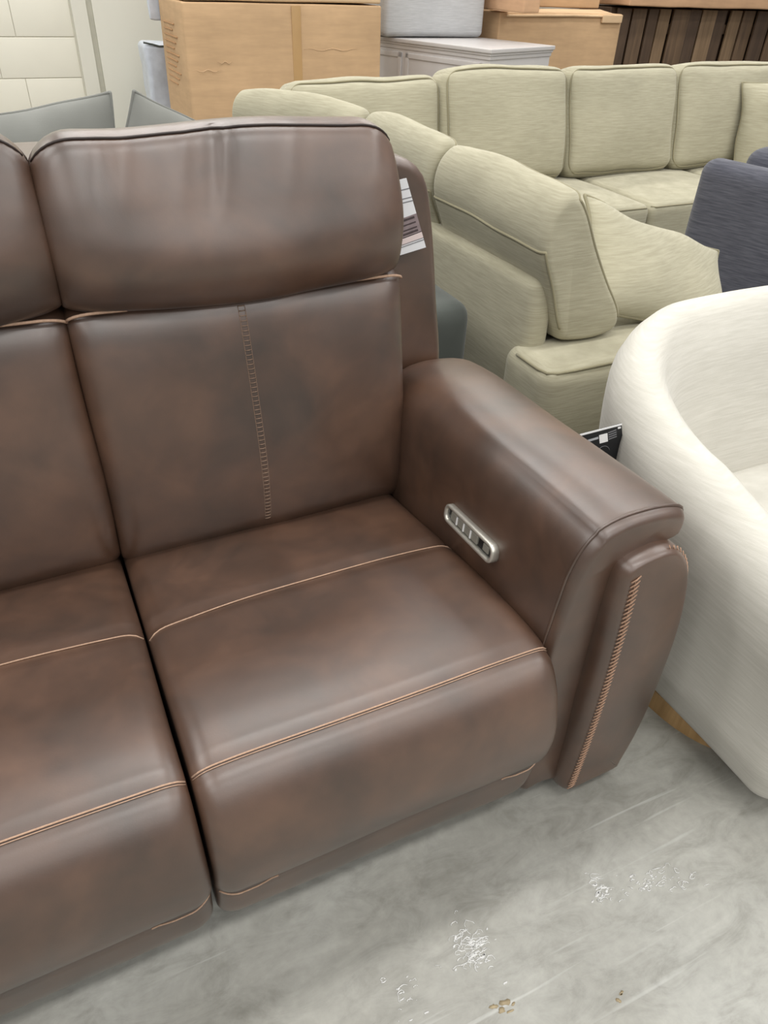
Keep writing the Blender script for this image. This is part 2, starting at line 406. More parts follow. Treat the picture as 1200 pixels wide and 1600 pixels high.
def build_seat(x0, x1, seed):
    L = Loft(seat_prof, 'x', x0 + gap, x1 - gap, r=0.034, off=0.022, n=150, nt=60, fn=seat_fn(x0, x1, seed))
    s = mesh_obj('seat', *L.geo(), LEA, sofa)
    w_ = x1 - x0
    ts = np.linspace(x0 + gap + 0.002, x1 - gap - 0.002, 60)
    def row(fq, lift=0.0015):
        return np.array([L.at(t, fq((t - x0) / w_)) + np.array([0, -lift * 0.5, lift]) for t in ts])
    mesh_obj('top_stitch', *tube(row(lambda u: (0.386 - 0.02 * (1 - u) ** 6 - 0.012 * u ** 8, 0.432)), 0.0013, 5), THREAD, s)
    mesh_obj('front_stitch', *join(tube(row(lambda u: (0.0640, 0.458)), 0.0014, 5), tube(row(lambda u: (0.0600, 0.4562)), 0.0007, 5)), THREAD, s)
    # lower panel seam: threads show only at the two ends where the seam curls
    for a, b in ((0.0, 0.16), (0.84, 1.0)):
        tt = np.linspace(x0 + gap + 0.004 + w_ * 0.0, x1 - gap - 0.004, 120); pts = []
        for t in tt:
            u = (t - x0) / w_
            if a <= u <= b:
                e = min(u, 1 - u) / 0.16
                pts.append(L.at(t, (0.020, 0.214 - 0.010 * math.sin(PI * e))) + np.array([0, -0.003, 0.0]))
        mesh_obj('lower_stitch', *tube(pts, 0.0014, 5), THREAD, s)
    return L
seatR = build_seat(-W, 0.0, 0); seatL = build_seat(-2 * W, -W, 5)

back_prof = [(0.68, 0.36, 0.02), (0.632, 0.375, 0.02), (0.607, 0.42, 0.03), (0.600, 0.49, 0.035), (0.610, 0.58, 0.035), (0.628, 0.68, 0.035), (0.646, 0.77, 0.035), (0.664, 0.83, 0.03),
             (0.690, 0.856, 0.02), (0.74, 0.866, 0.02), (0.80, 0.86, 0.02), (0.80, 0.6, 0.02), (0.78, 0.36, 0.02)]
head_prof = [(0.74, 0.852, 0.01), (0.690, 0.855, 0.010), (0.664, 0.866, 0.013), (0.645, 0.900, 0.018), (0.640, 0.955, 0.022), (0.650, 1.01, 0.032), (0.666, 1.058, 0.046), (0.682, 1.092, 0.058),
             (0.700, 1.107, 0.064), (0.730, 1.112, 0.064), (0.765, 1.100, 0.056), (0.785, 1.05, 0.04), (0.79, 0.95, 0.03), (0.785, 0.87, 0.02)]
def back_fn(seed, amp=0.005, fold=False):
    def f(p):
        p = np.array(p); d = noise.noise_vector(Vector((p[0] * 4.5 + seed, p[1] * 3, p[2] * 4.5))); p += np.array(d) * amp
        d = noise.noise(Vector((p[0] * 14 + seed, p[1] * 2, p[2] * 5))); p[1] += d * 0.0025
        return p
    return f
def head_fn(x0, x1, seed):
    g = back_fn(seed, 0.006)
    def f(p):
        p = g(p); u = (p[0] - x0) / (x1 - x0); e = min(u, 1 - u)
        if p[1] < 0.72 and p[2] < 1.06:
            # roll fuller in the middle, sagging over the crease below
            s = max(0, math.sin(PI * min(1, max(0, u)))) ** 0.9; k = math.exp(-((p[2] - 0.90) / 0.07) ** 2)
            p[1] -= 0.022 * s * k; p[2] -= 0.014 * s * math.exp(-((p[2] - 0.86) / 0.03) ** 2)
            # gathers near the top seam and the ends
        if p[1] < 0.71 and p[2] > 0.98:
            k = (p[2] - 0.98) / 0.11
            for c, a, wd in ((0.44, 0.0055, 0.016), (0.405, -0.004, 0.012), (0.33, 0.003, 0.02), (0.18, 0.003, 0.02), (0.12, -0.0025, 0.012), (0.62, 0.0025, 0.02), (0.86, 0.003, 0.02), (0.94, 0.003, 0.012)):
                p[1] -= a * k * math.exp(-((u - c - 0.04 * k) / wd) ** 2)
            # the top seam wavers a little
        if p[2] > 1.03: p[2] += 0.004 * math.sin(u * 9 + seed) * min(1, (p[2] - 1.03) / 0.05)
        return p
    return f
def build_back(x0, x1, seed, hx=0.0):
    L = Loft(back_prof, 'x', x0 + 0.003, x1 - 0.0, r=0.045, n=110, nt=56, fn=back_fn(seed))
    b = mesh_obj('back_cushion', *L.geo(), LEA, sofa)
    hx1 = x1 - hx
    H = Loft(head_prof, 'x', x0 + 0.003, hx1, r=0.065, n=120, nt=70, fn=head_fn(x0, x1, seed + 3))
    h = mesh_obj('headrest', *H.geo(), LEA, sofa)
    ts = np.linspace(x0 + 0.008, hx1 - 0.008, 70)
    seam = [H.at(t, (0.696, 1.104)) + np.array([0, -0.001, 0.0008]) for t in ts]
    mesh_obj('piping', *tube(seam, 0.0022, 6), DARK, h)
    for a, b_ in ((0.0, 0.17), (0.83, 1.0)):
        tt = [t for t in np.linspace(x0 + 0.004, x1 - 0.001, 120) if a <= (t - x0) / (x1 - x0) <= b_]
        mesh_obj('crease_stitch', *tube([L.at(t, (0.672, 0.842)) + np.array([0, -0.007, 0.012]) for t in tt], 0.0026, 6), THREAD, b)
    # ladder stitch down the middle of the back
    zz = np.linspace(0.835, 0.42, 60); P = []; c = (x0 + x1) / 2 - 0.012
    for z in zz:
        q = L.Q[np.argmin(np.abs(L.Q[:, 1] - z) + (L.Q[:, 0] > 0.7) * 9)]; P.append(L.at(c, (q[0], z)) + np.array([0, -0.0012, 0]))
    P = np.array(P); N = np.array([0, -1.0, 0.1])
    g = join(stitch_row(P + np.array([0, 0.0005, 0]), N, 0.0085, 0.011, 0.0, 0.0010), tube(P + np.array([0.0060, 0.001, 0]), 0.0007, 4), tube(P - np.array([0.0060, -0.001, 0]), 0.0007, 4))
    mesh_obj('ladder_stitching', *g, STITCH_B, b, kind='stuff')
build_back(-W - 0.003, 0.018, 0, 0.014); build_back(-2 * W, -W + 0.004, 9)

# back shell (wing) behind the cushions: wider than the seats, rounded shoulder
def wing_outline():
    R = [(0.165, 0.50), (0.160, 0.64), (0.142, 0.76), (0.128, 0.86), (0.112, 0.95), (0.098, 0.995), (0.075, 1.022), (0.045, 1.036), (0.0, 1.046), (-0.05, 1.056)]
    Lf = [(-2 * W - x, z) for x, z in R[::-1]]
    return [(0.16, 0.06), (0.166, 0.3)] + R + [(-W, 1.062)] + Lf + [(-2 * W - 0.16, 0.06)]
wo = wing_outline()
WL = Loft(wo, 'y', 0.742, 0.93, r=0.022, off=0.018, n=220, nt=26, r2=0.03)
wing = mesh_obj('back_shell', *WL.geo(), LEA_D, sofa)

# arms
arm_prof = [(0.004, 0.06), (0.002, 0.20), (-0.003, 0.36), (-0.004, 0.44), (0.000, 0.52), (0.006, 0.575), (0.022, 0.618), (0.050, 0.646), (0.090, 0.658), (0.140, 0.658), (0.180, 0.652), (0.206, 0.642),
            (0.215, 0.626, 0.014), (0.213, 0.600, 0.012), (0.196, 0.588, 0.008), (0.14, 0.586, 0.006), (0.108, 0.580, 0.004), (0.100, 0.550, 0.004), (0.098, 0.40, 0.006), (0.099, 0.2, 0.006), (0.100, 0.06, 0.006), (0.05, 0.055, 0.01)]
def arm_fn(p):
    p = np.array(p); k = 1 - min(1, max(0, (p[1] - 0.06) / 0.62))
    if p[0] > 0.04: p[0] += (p[0] - 0.04) * (0.03 * k)
    if p[2] > 0.5:
        p[0] -= 0.006 * k * (p[0] > 0.05); p[2] += 0.020 * k + 0.004 * math.sin((p[1] - 0.06) / 0.62 * PI)
    if p[1] > 0.55: p[2] -= 0.45 * (p[1] - 0.55) ** 2 * (1 if p[2] > 0.4 else 0)
    d = noise.noise_vector(Vector((p[0] * 5, p[1] * 4, p[2] * 5))); return p + np.array(d) * 0.005
panel_out = [(0.090, 0.035), (0.085, 0.2), (0.081, 0.40), (0.078, 0.55, 0.018), (0.084, 0.600, 0.014), (0.110, 0.615, 0.010), (0.155, 0.620, 0.010), (0.194, 0.608, 0.012), (0.224, 0.566, 0.016), (0.246, 0.49), (0.260, 0.40), (0.262, 0.30), (0.254, 0.18), (0.236, 0.08), (0.226, 0.035), (0.16, 0.03)]
def panel_fn(p):
    p = np.array(p)
    if p[1] < 0.12:
        u = (p[0] - 0.085) / 0.17; v = (p[2] - 0.03) / 0.57
        k = max(0, 1 - p[1] / 0.12); p[1] -= 0.022 * k * max(0, math.sin(PI * min(1, max(0, u)))) ** 0.8 * max(0, math.sin(PI * min(1, max(0, v)))) ** 0.5
    if p[1] > 0.1: p[0] -= max(0, p[0] - 0.2) * min(1, (p[1] - 0.1) / 0.6) * 0.5
    return p
def cap_fill(L, fn=None, end=0, rings=6):
    """concentric cap so that a bulging front is smooth"""
    n = L.n; R = L.G[0 if end == 0 else -1]; c = R.mean(0); V = [R]; 
    for k in range(1, rings): V.append(c + (R - c) * (1 - k / rings))
    return np.vstack(V + [c[None]]), rings
def build_arm(mirror):
    def mx(g):
        V, F = g; V = np.array(V, float)
        if mirror: V[:, 0] = -2 * W - V[:, 0]; F = [f[::-1] for f in F]
        return V, F
    A = Loft(arm_prof, 'y', 0.060, 0.735, r=0.028, off=0.018, n=150, nt=54, r2=0.05, fn=arm_fn)
    a = mesh_obj('arm', *mx(A.geo()), LEA, sofa)
    y = 0.078
    k0 = int(np.argmin(((A.Q - np.array((-0.003, 0.40))) ** 2).sum(1))); k1 = int(np.argmin(((A.Q - np.array((0.213, 0.628))) ** 2).sum(1)))
    rng = range(k0, k1 + 1) if k0 < k1 else range(k0, k1 - 1, -1)
    P = [A.at(y, A.Q[k]) for k in rng]; cen = np.array([0.1, 0.06, 0.5])
    P = [p + 0.0012 * np.array([-0.4 if i < len(P) * 0.4 else 0, -0.6, 0.5]) for i, p in enumerate(P)]
    mesh_obj('welt', *mx(tube(P, lambda u: 0.0026 * min(1, u * 5 + 0.1), 6)), LEA, a)
    # bulging side and front panel
    B = Loft(panel_out, 'y', 0.034, 0.72, r=0.030, off=0.020, n=120, nt=40)
    V, F = B.geo(); V = np.array(V); F = F[:-2] + [F[-1]]
    # front cap as rings
    R = V[:B.n]; base = len(V); rings = 8; ext = []
    T = np.stack([0 * R[:, 0] + 0.165, R[:, 1], np.clip(R[:, 2], 0.12, 0.52)], 1)   # towards the panel's middle line
    for k in range(1, rings): ext.append(R + (T - R) * (k / (rings - 1)) )
    V = np.vstack([V] + ext)
    def ring(k): return 0 if k == 0 else base + (k - 1) * B.n
    for k in range(rings - 1):
        for j in range(B.n): F.append([ring(k) + j, ring(k + 1) + j, ring(k + 1) + (j + 1) % B.n, ring(k) + (j + 1) % B.n])
    V = np.array([panel_fn(p) for p in V])
    pn = mesh_obj('arm_panel', *mx((V, F)), LEA, sofa)
    def fp(x, z): return panel_fn((x, 0.0345, z)) + np.array([0, -0.0008, 0])
    left = np.array([fp(0.104 + 0.004 * math.sin(PI * i / 50), 0.585 - 0.535 * i / 50) for i in range(51)])
    g = join(stitch_row(left, (0, -1.0, 0), 0.0092, 0.017, 0.0040, 0.0014), tube(left, 0.0009, 4))
    mesh_obj('baseball_stitching', *mx(g), THREAD_D, pn, kind='stuff')
    k0 = int(np.argmin(((B.Q - np.array((0.175, 0.616))) ** 2).sum(1))); k1 = int(np.argmin(((B.Q - np.array((0.238, 0.08))) ** 2).sum(1)))
    rng = range(k0, k1 + 1) if k0 < k1 else range(k0, k1 - 1, -1)
    R_ = np.array([panel_fn(B.at(0.044, B.Q[k])) for k in rng])
    mesh_obj('edge_stitching', *mx(stitch_row(R_, (0.6, -0.8, 0), 0.010, 0.010, 0.003, 0.0010)), THREAD_D, pn, kind='stuff')
    return a, A
armR, ARM = build_arm(False); build_arm(True)
# hidden base of the sofa
mesh_obj('base', *rbox2(-2 * W - 0.12, 0.10, 0.15, 0.86, 0.03, 0.10, 0.01), BLACK, sofa)
for x in (-2 * W - 0.1, 0.08):
    for y in (0.12, 0.84):
        mesh_obj('foot', *rbox2(x - 0.03, x + 0.03, y - 0.03, y + 0.03, 0.0, 0.07, 0.008), BLACK, sofa)

# power control on the inner face of the right arm
cy, cz = 0.312, 0.508
ctrl_m = Matrix.Translation((-0.010, cy, cz)) @ Matrix.Rotation(math.radians(-4), 4, 'X') @ Matrix.Rotation(math.radians(7), 4, 'Y')
def ctl(geo):   # local: x = out of the arm (towards the seat is -x), y = along arm, z = up
    V = np.asarray(geo[0]); A = np.array(ctrl_m); return V @ A[:3, :3].T + A[:3, 3], geo[1]
def pill_ring(L, H, w_, x0, x1, n=10):
    o = []; i = []
    def out(Lh, Hh):
        r = min(Hh * 0.8, Hh); pts = []
        for cy_, cz_, a0 in ((Lh - r, Hh - r, 0), (-Lh + r, Hh - r, PI / 2), (-Lh + r, -Hh + r, PI), (Lh - r, -Hh + r, 1.5 * PI)):
            for k in range(n + 1):
                a = a0 + PI / 2 * k / n; pts.append((cy_ + r * math.cos(a), cz_ + r * math.sin(a)))
        return np.array(pts)
    O = out(L, H); I = out(L - w_, H - w_); m = len(O); V = []
    for P, x in ((O, x1), (O, x0 + 0.002), ((O * 0.75 + I * 0.25), x0), ((O * 0.3 + I * 0.7), x0), (I, x0 + 0.002), (I, x1)):
        V += [(x, p[0], p[1]) for p in P]
    F = []
    for k in range(6):
        for j in range(m): F.append([k * m + j, ((k + 1) % 6) * m + j, ((k + 1) % 6) * m + (j + 1) % m, k * m + (j + 1) % m])
    return np.array(V), F
ctrl = mesh_obj('control_panel', *ctl(pill_ring(0.082, 0.0190, 0.0070, -0.008, 0.012)), NICKEL, sofa, label='brushed metal oval control plate')
mesh_obj('panel_insert', *ctl(rbox2(0.000, 0.006, -0.0745, 0.0745, -0.0118, 0.0118, 0.002)), BLACK, ctrl)
for k in range(4):
    y = 0.052 - k * 0.0235
    mesh_obj('button', *ctl(rbox2(-0.004, 0.002, y - 0.0105, y + 0.0105, -0.0088, 0.0088, 0.002)), BTN, ctrl)
    if k: mesh_obj('button_mark', *ctl(rbox2(-0.0056, -0.003, y + 0.0095, y + 0.0130, -0.008, 0.008, 0.0008)), WHITE, ctrl)
mesh_obj('usb_port', *ctl(join(rbox2(-0.003, 0.002, -0.064, -0.046, -0.007, 0.007, 0.0015))), BTN, ctrl)

# hang tag on the shoulder of the sofa
def card(name, corners, thick, mat, label, cat):
    """thin card through four corners TL, TR, BR, BL (world)"""
    c = [Vector(p) for p in corners]; n = (c[1] - c[0]).cross(c[3] - c[0]).normalized() * thick
    V = [tuple(p) for p in c] + [tuple(p + n) for p in c]
    F = [[3, 2, 1, 0], [4, 5, 6, 7], [0, 1, 5, 4], [1, 2, 6, 5], [2, 3, 7, 6], [3, 0, 4, 7]]
    o = mesh_obj(name, V, F, mat, smooth=False, label=label, cat=cat)
    def on(u0, u1, v0, v1, mt, nm, lift=0.0006, par=None, skew=0.0):
        P = []
        for u, v in ((u0, v0), (u1, v0 + skew), (u1, v1 + skew), (u0, v1)):
            P.append((c[0] * (1 - u) + c[1] * u) * (1 - v) + (c[3] * (1 - u) + c[2] * u) * v)
        e = n.normalized() * -lift
        VV = [tuple(p) for p in P] + [tuple(p + e) for p in P]
        return mesh_obj(nm, VV, [[0, 1, 2, 3], [7, 6, 5, 4], [0, 4, 5, 1], [1, 5, 6, 2], [2, 6, 7, 3], [3, 7, 4, 0]], mt, o, smooth=False)
    return o, on
tagm = plain('tag_card', lin(226, 227, 230), 0.5, var=0.02); ptint = plain('pinkish_card', lin(222, 206, 204), 0.5, var=0.02)
dgr = plain('tag_photo_dark', lin(70, 58, 60), 0.4, var=0.25, scale=60); dgm = plain('tag_photo_mid', lin(138, 124, 126), 0.4, var=0.2, scale=60); ink = plain('tag_ink', lin(120, 120, 124), 0.5)
tg, on = card('hang_tag', [(-0.035, 0.726, 0.996), (0.043, 0.726, 1.006), (0.093, 0.726, 0.878), (0.0, 0.726, 0.862)], 0.0015, tagm,
              'white paper hang tag with a small dark photo, hanging on the brown sofa shoulder', 'tag')
on(0, 1, 0.54, 0.81, dgm, 'tag_photo', skew=-0.05)
for v, h in ((0.555, 0.03), (0.63, 0.02), (0.70, 0.02), (0.745, 0.03)): on(0, 0.93, v, v + h, dgr, 'photo_line', 0.0009, skew=-0.04)
on(0, 1, 0.80, 0.90, ptint, 'tag_band', skew=-0.05)
for v in (0.13, 0.25, 0.30): on(0, 1, v, v + 0.012, ink, 'text_line', 0.0008)
on(0.42, 0.6, 0.40, 0.43, ink, 'text_line', 0.0008)
for v in (0.875, 0.905): on(0, 1, v, v + 0.008, ink, 'text_line', 0.0011, skew=-0.03)

# ------------------------------------------------------------------ sage sectional
sec = thing('sectional_sofa', (1.2, 2.0, 0), 'sage green linen sectional sofa with corded cushions behind the brown sofa', 'sectional')
def smooth_box(*a, r=0.03, **k): return rbox2(*a, r=r, **k)
# run along y (its rear side faces the camera)
mesh_obj('back_frame', *wobble(smooth_box(0.580, 0.660, 1.0, 2.95, 0.06, 0.655, r=0.03, bul=(0.006, 0, 0), n=24), 0.006, 3), OLIVE, sec)
mesh_obj('base', *smooth_box(0.56, 1.42, 0.86, 3.0, 0.05, 0.27, r=0.02), OLIVE, sec)
mesh_obj('end_arm', *wobble(smooth_box(0.545, 1.45, 0.838, 1.06, 0.05, 0.475, r=0.045, bul=(0, 0, 0.004), n=24), 0.004, 4), OLIVE, sec)
P = dense(np.array([(0.556, 1.00, 0.462), (0.556, 0.90, 0.462), (0.562, 0.866, 0.463), (0.585, 0.852, 0.465), (0.64, 0.849, 0.466), (1.0, 0.849, 0.470), (1.44, 0.849, 0.468)]))
mesh_obj('piping', *tube(P, 0.0045, 6), OLIVE_P, sec)
for i, (y0, y1) in enumerate(((1.02, 1.60), (1.60, 2.16))):
    mesh_obj('seat_cushion', *smooth_box(0.70, 1.45, y0 + 0.004, y1 - 0.004, 0.27, 0.462, r=0.04, bul=(0, 0, 0.015), n=16), OLIVE, sec)
# back cushions of that run: slanted domed top, corded front and back edges
cprof = [(0.862, 0.500), (0.78, 0.480), (0.690, 0.482), (0.662, 0.520), (0.610, 0.650), (0.572, 0.735), (0.566, 0.790), (0.585, 0.845), (0.625, 0.878), (0.665, 0.870), (0.700, 0.830), (0.745, 0.745), (0.815, 0.640), (0.872, 0.550)]
def run_cushion(y0, y1, seed, off=(0, 0, 0), yaw=0.0):
    def fn(p):
        p = np.array(p); u = (p[1] - y0) / (y1 - y0); k = max(0, math.sin(PI * min(1, max(0, u)))) ** 0.6
        if p[2] > 0.70: p[2] += 0.022 * k * (p[2] - 0.70) / 0.17
        d = noise.noise_vector(Vector((p[0] * 5 + seed, p[1] * 5, p[2] * 5))); p += np.array(d) * 0.009
        cx_, cy_ = 0.6, y0; q = p.copy(); dx, dy = p[0] - cx_, p[1] - cy_
        q[0] = cx_ + dx * math.cos(yaw) - dy * math.sin(yaw) + off[0]; q[1] = cy_ + dx * math.sin(yaw) + dy * math.cos(yaw) + off[1]; q[2] += off[2]
        return q
    L = Loft(cprof, 'y', y0 + 0.003, y1 - 0.003, r=0.03, off=0.024, n=90, nt=44, fn=fn)
    c = mesh_obj('back_cushion', *L.geo(), OLIVE, sec); rings = []
    for top, down in (((0.570, 0.742), [(0.610, 0.650), (0.662, 0.520)]), ((0.668, 0.868), [(0.745, 0.745), (0.815, 0.640), (0.868, 0.540)])):
        chain = catmull([top] + down, 24, closed=False); pts = [L.at(y0 + 0.009, q) for q in chain[::-1]]
        pts += [L.at(t, top) for t in np.linspace(y0 + 0.02, y1 - 0.02, 40)] + [L.at(y1 - 0.009, q) for q in chain]
        rings.append(tube(pts, 0.0042, 6))
    mesh_obj('piping', *join(*rings), OLIVE_P, c)
run_cushion(0.965, 1.570, 1.0); run_cushion(1.575, 2.14, 4.0, (-0.005, 0, 0.008)); run_cushion(2.145, 2.785, 7.0, (-0.01, 0, 0.016), math.radians(28))
# run along x (faces the camera)
mesh_obj('far_base', *smooth_box(1.20, 3.66, 2.16, 3.05, 0.09, 0.29, r=0.02), OLIVE, sec)
mesh_obj('far_back_frame', *smooth_box(0.60, 3.66, 2.86, 3.02, 0.09, 0.66, r=0.04, n=20), OLIVE, sec)
for x0, x1 in ((0.72, 1.34), (1.34, 2.04), (2.04, 2.74), (2.74, 3.40)):
    c = mesh_obj('seat_cushion', *smooth_box(x0 + 0.004, x1 - 0.004, 2.11 if x0 > 1 else 2.14, 2.74, 0.285, 0.472, r=0.035, bul=(0, 0.0, 0.022), n=20), OLIVE, sec)
    if x0 > 1:
        yy = 2.118
        mesh_obj('piping', *tube(dense(np.array([(x0 + 0.014, yy + 0.02, 0.460), (x0 + 0.03, yy, 0.461), (x1 - 0.03, yy, 0.461), (x1 - 0.014, yy + 0.02, 0.460)])), 0.004, 6), OLIVE_P, c)
for i, (x0, x1, hh) in enumerate(((0.53, 1.245, 0.44), (1.25, 1.915, 0.480), (1.92, 2.60, 0.478), (2.605, 3.36, 0.482))):
    h = hh; la = 0.24; yb = 2.69; z0 = 0.475
    if i == 0: z0 = 0.475; yb = 2.74
    loc = ((x0 + x1) / 2, yb + math.sin(la) * h / 2, z0 + math.cos(la) * h / 2)
    cushion('back_cushion', x1 - x0 - 0.006, 0.19, h, loc, (-la, 0, 0), OLIVE, OLIVE_P, sec, r=0.05, puff=0.035, seed=20 + i * 2.3)
mesh_obj('far_arm', *wobble(smooth_box(3.42, 3.66, 2.14, 3.02, 0.09, 0.62, r=0.05, n=20), 0.004, 4), OLIVE, sec)
for x, y in ((0.62, 0.92), (1.38, 0.92), (2.0, 2.2), (3.55, 2.2), (0.68, 2.9), (3.55, 2.95)):
    mesh_obj('foot', *rbox2(x - 0.03, x + 0.03, y - 0.03, y + 0.03, 0, 0.1, 0.005), BLACK, sec)
# throw pillows
def throw(name, w_, h_, T, loc, rot, mat, pmat, label, seed, dent=0.0, n=28):
    g, rim = pillow_geo(w_, h_, T, seed, n, dent=dent)
    V, F = xf(g, loc, rot); o = mesh_obj(name, V, F, mat, label=label, cat='pillow')
    A = xf((rim, []), loc, rot)[0]
    mesh_obj('piping', *tube(A, 0.0050, 6, True), pmat, o); return o
def axes_euler(X, Z):
    X = Vector(X).normalized(); Z = Vector(Z); Z = (Z - X * Z.dot(X)).normalized(); Y = Z.cross(X)
    e = Matrix((X, Y, Z)).transposed().to_euler('XYZ'); return (e.x, e.y, e.z)
throw('throw_pillow', 0.62, 0.33, 0.13, (1.118, 1.100, 0.580), axes_euler((0.53, -0.02, -0.185), (0.10, 0.62, 0.76)), OLIVE, OLIVE_P,
      'sage green throw pillow leaning across the near end of the sectional', 3)
throw('throw_pillow', 0.44, 0.44, 0.16, (3.14, 2.44, 0.70), (math.radians(-16), math.radians(-8), math.radians(-42)), OLIVE, OLIVE_P,
      'sage green throw pillow at the far right arm of the sectional', 8)

# ------------------------------------------------------------------ grey sofa behind the brown one
gs = thing('grey_sofa', (-0.6, 1.6, 0), 'charcoal grey fabric sofa hidden behind the brown sofa, arm corner showing', 'sofa')
mesh_obj('base', *smooth_box(-1.75, 0.43, 1.10, 2.15, 0.06, 0.30, r=0.03), GREY_D, gs)
mesh_obj('back_frame', *smooth_box(-1.75, 0.43, 1.98, 2.17, 0.06, 0.84, r=0.05, n=20), GREY_D, gs)
for a, b in ((0.22, 0.445), (-1.77, -1.545)):
    mesh_obj('arm', *smooth_box(a, b, 1.06, 2.15, 0.06, 0.60, r=0.05, n=20), GREY_D, gs)
for a, b in ((-1.53, -0.66), (-0.65, 0.21)):
    mesh_obj('seat_cushion', *smooth_box(a, b, 1.09, 1.95, 0.28, 0.405, r=0.04, bul=(0, 0, 0.02), n=16), GREY_D, gs)
throw('back_pillow', 0.80, 0.56, 0.20, (-0.66, 1.86, 0.690), (math.radians(-14), math.radians(-5.5), 0), GREY, GREY, 'grey back pillow, left of the two peeking over the brown sofa', 4, n=34)
throw('back_pillow', 0.46, 0.48, 0.18, (-0.110, 1.90, 0.695), (math.radians(-10), math.radians(24), 0), GREY, GREY, 'grey back pillow, right of the two peeking over the brown sofa', 6, n=34)

# ------------------------------------------------------------------ slate chair at the right edge
sl = thing('slate_armchair', (2.07, 1.75, 0), 'slate blue grey armchair seen from behind, at the right edge beyond the cream chair', 'armchair')
def sp(geo): return xf(geo, (1.650, 1.550, 0), (0, 0, math.radians(-70)))   # local x along the back, y towards the seat front
V, F = wobble(smooth_box(0.0, 0.80, 0.0, 0.12, 0.10, 0.800, r=0.05, bul=(0, 0.01, 0), n=28), 0.004, 3)
V[:, 2] -= 0.03 * np.clip((V[:, 2] - 0.5) / 0.3, 0, 1) * np.clip(V[:, 0] / 0.8, 0, 1)
mesh_obj('backrest', *sp((V, F)), SLATE, sl)
mesh_obj('back_cushion', *sp(wobble(smooth_box(0.10, 0.70, 0.13, 0.28, 0.44, 0.835, r=0.05, bul=(0, 0.02, 0), n=22), 0.004, 3)), SLATE, sl)
mesh_obj('seat', *sp(smooth_box(0.15, 0.65, 0.12, 0.72, 0.28, 0.46, r=0.05, n=16)), SLATE, sl)
mesh_obj('base', *sp(smooth_box(0.03, 0.77, 0.05, 0.70, 0.10, 0.28, r=0.03, n=12)), SLATE, sl)
for a, b in ((0.03, 0.15), (0.65, 0.77)):
    mesh_obj('arm', *sp(smooth_box(a, b, 0.10, 0.72, 0.10, 0.56, r=0.05, n=18)), SLATE, sl)
for x in (0.07, 0.73):
    for y in (0.07, 0.66): mesh_obj('leg', *sp(rbox2(x - 0.02, x + 0.02, y - 0.02, y + 0.02, 0, 0.11, 0.005)), BLACK, sl)

# ------------------------------------------------------------------ white barrel chair
wc = thing('barrel_chair', (0.80, 0.20, 0), 'cream upholstered barrel chair on a wooden plinth, at the right edge', 'armchair')
CX, CY = 0.808, 0.190
def upath(s):
    """plan of the shell, s in [-1,1], 0 = middle of the back; returns point and outward normal"""
    A_, B_, n_ = 0.42, 0.40, 2.7
    a = abs(s); sg = 1 if s >= 0 else -1; ys, rc = -0.305, 0.125
    if a < 0.55:
        th = PI / 2 * a / 0.55; x = A_ * math.sin(th) ** (2 / n_); y = B_ * math.cos(th) ** (2 / n_)
        nx = (x / A_) ** (n_ - 1) / A_; ny = (y / B_) ** (n_ - 1) / B_ if y > 1e-6 else 0
    elif a < 0.80:
        x = A_; y = ys * (a - 0.55) / 0.25; nx, ny = 1, 0
    else:                               # the arm wraps round to the front
        th = PI / 2 * (a - 0.80) / 0.20; x = A_ - rc + rc * math.cos(th); y = ys - rc * math.sin(th) * 0.75; nx, ny = math.cos(th), -math.sin(th)
    l = math.hypot(nx, ny); return np.array([CX + sg * x, CY + y]), np.array([sg * nx / l, ny / l])
def shell_geo():
    V = []; F = []; ns = 130; 
    S = np.concatenate([np.linspace(-1, 1, ns)])
    rows = []
    for s in S:
        p, nrm = upath(s); a = abs(s)
        top = 0.750 - 0.235 * min(1, max(0, a - 0.08) / 0.75) ** 1.4
        e = max(0, (a - 0.96) / 0.04); sh = 1 - math.sqrt(max(0, 1 - e * e)) if e > 0 else 0    # round the front ends
        th = 0.090 + 0.015 * (1 - a)
        fl = 0.042 * (1 - a * 0.4)
        sec_ = [(-0.050, 0.042), (-0.030, 0.060), (-0.008, 0.115), (0.006, 0.150), (0.014, 0.25), (0.018 + fl * 0.4, 0.30 + (top - 0.42) * 0.45), (0.018 + fl * 0.8, top - 0.13), (0.010 + fl, top - 0.06), (-0.012 + fl, top - 0.018), (-0.045 + fl, top),
                (-0.080 + fl, top - 0.012), (-th + 0.02 + fl * 0.5, top - 0.05), (-th + fl * 0.3, top - 0.11), (-th - 0.035 * (1 - 0.5 * a), 0.34 + (top - 0.45) * 0.3), (-th - 0.055 * (1 - 0.5 * a), 0.28), (-th - 0.04, 0.20), (-th - 0.02, 0.08)]
        C = catmull([(o, z) for o, z in sec_], 56)
        cen = C.mean(0)
        row = []
        for o, z in C:
            o2 = cen[0] + (o - cen[0]) * (1 - sh * 0.9); z2 = z if z < 0.2 else z - sh * 0.03 * (z - 0.2) / 0.4
            q = p + nrm * o2; row.append((q[0], q[1], z2))
        rows.append(row)
    R = np.array(rows); n = R.shape[1]
    V = R.reshape(-1, 3)
    for j in range(ns - 1):
        for k in range(n): F.append([j * n + k, j * n + (k + 1) % n, (j + 1) * n + (k + 1) % n, (j + 1) * n + k][::-1])
    F.append(list(range(n))); F.append([(ns - 1) * n + k for k in range(n)][::-1])
    return wob(V, 0.004, 4, 2), F
mesh_obj('shell', *shell_geo(), CREAM, wc)
mesh_obj('seat_cushion', *wobble(rbox2(CX - 0.285, CX + 0.285, -0.21, 0.46, 0.20, 0.350, 0.05, (0, 0, 0.02), 20), 0.003, 4), CREAM, wc)
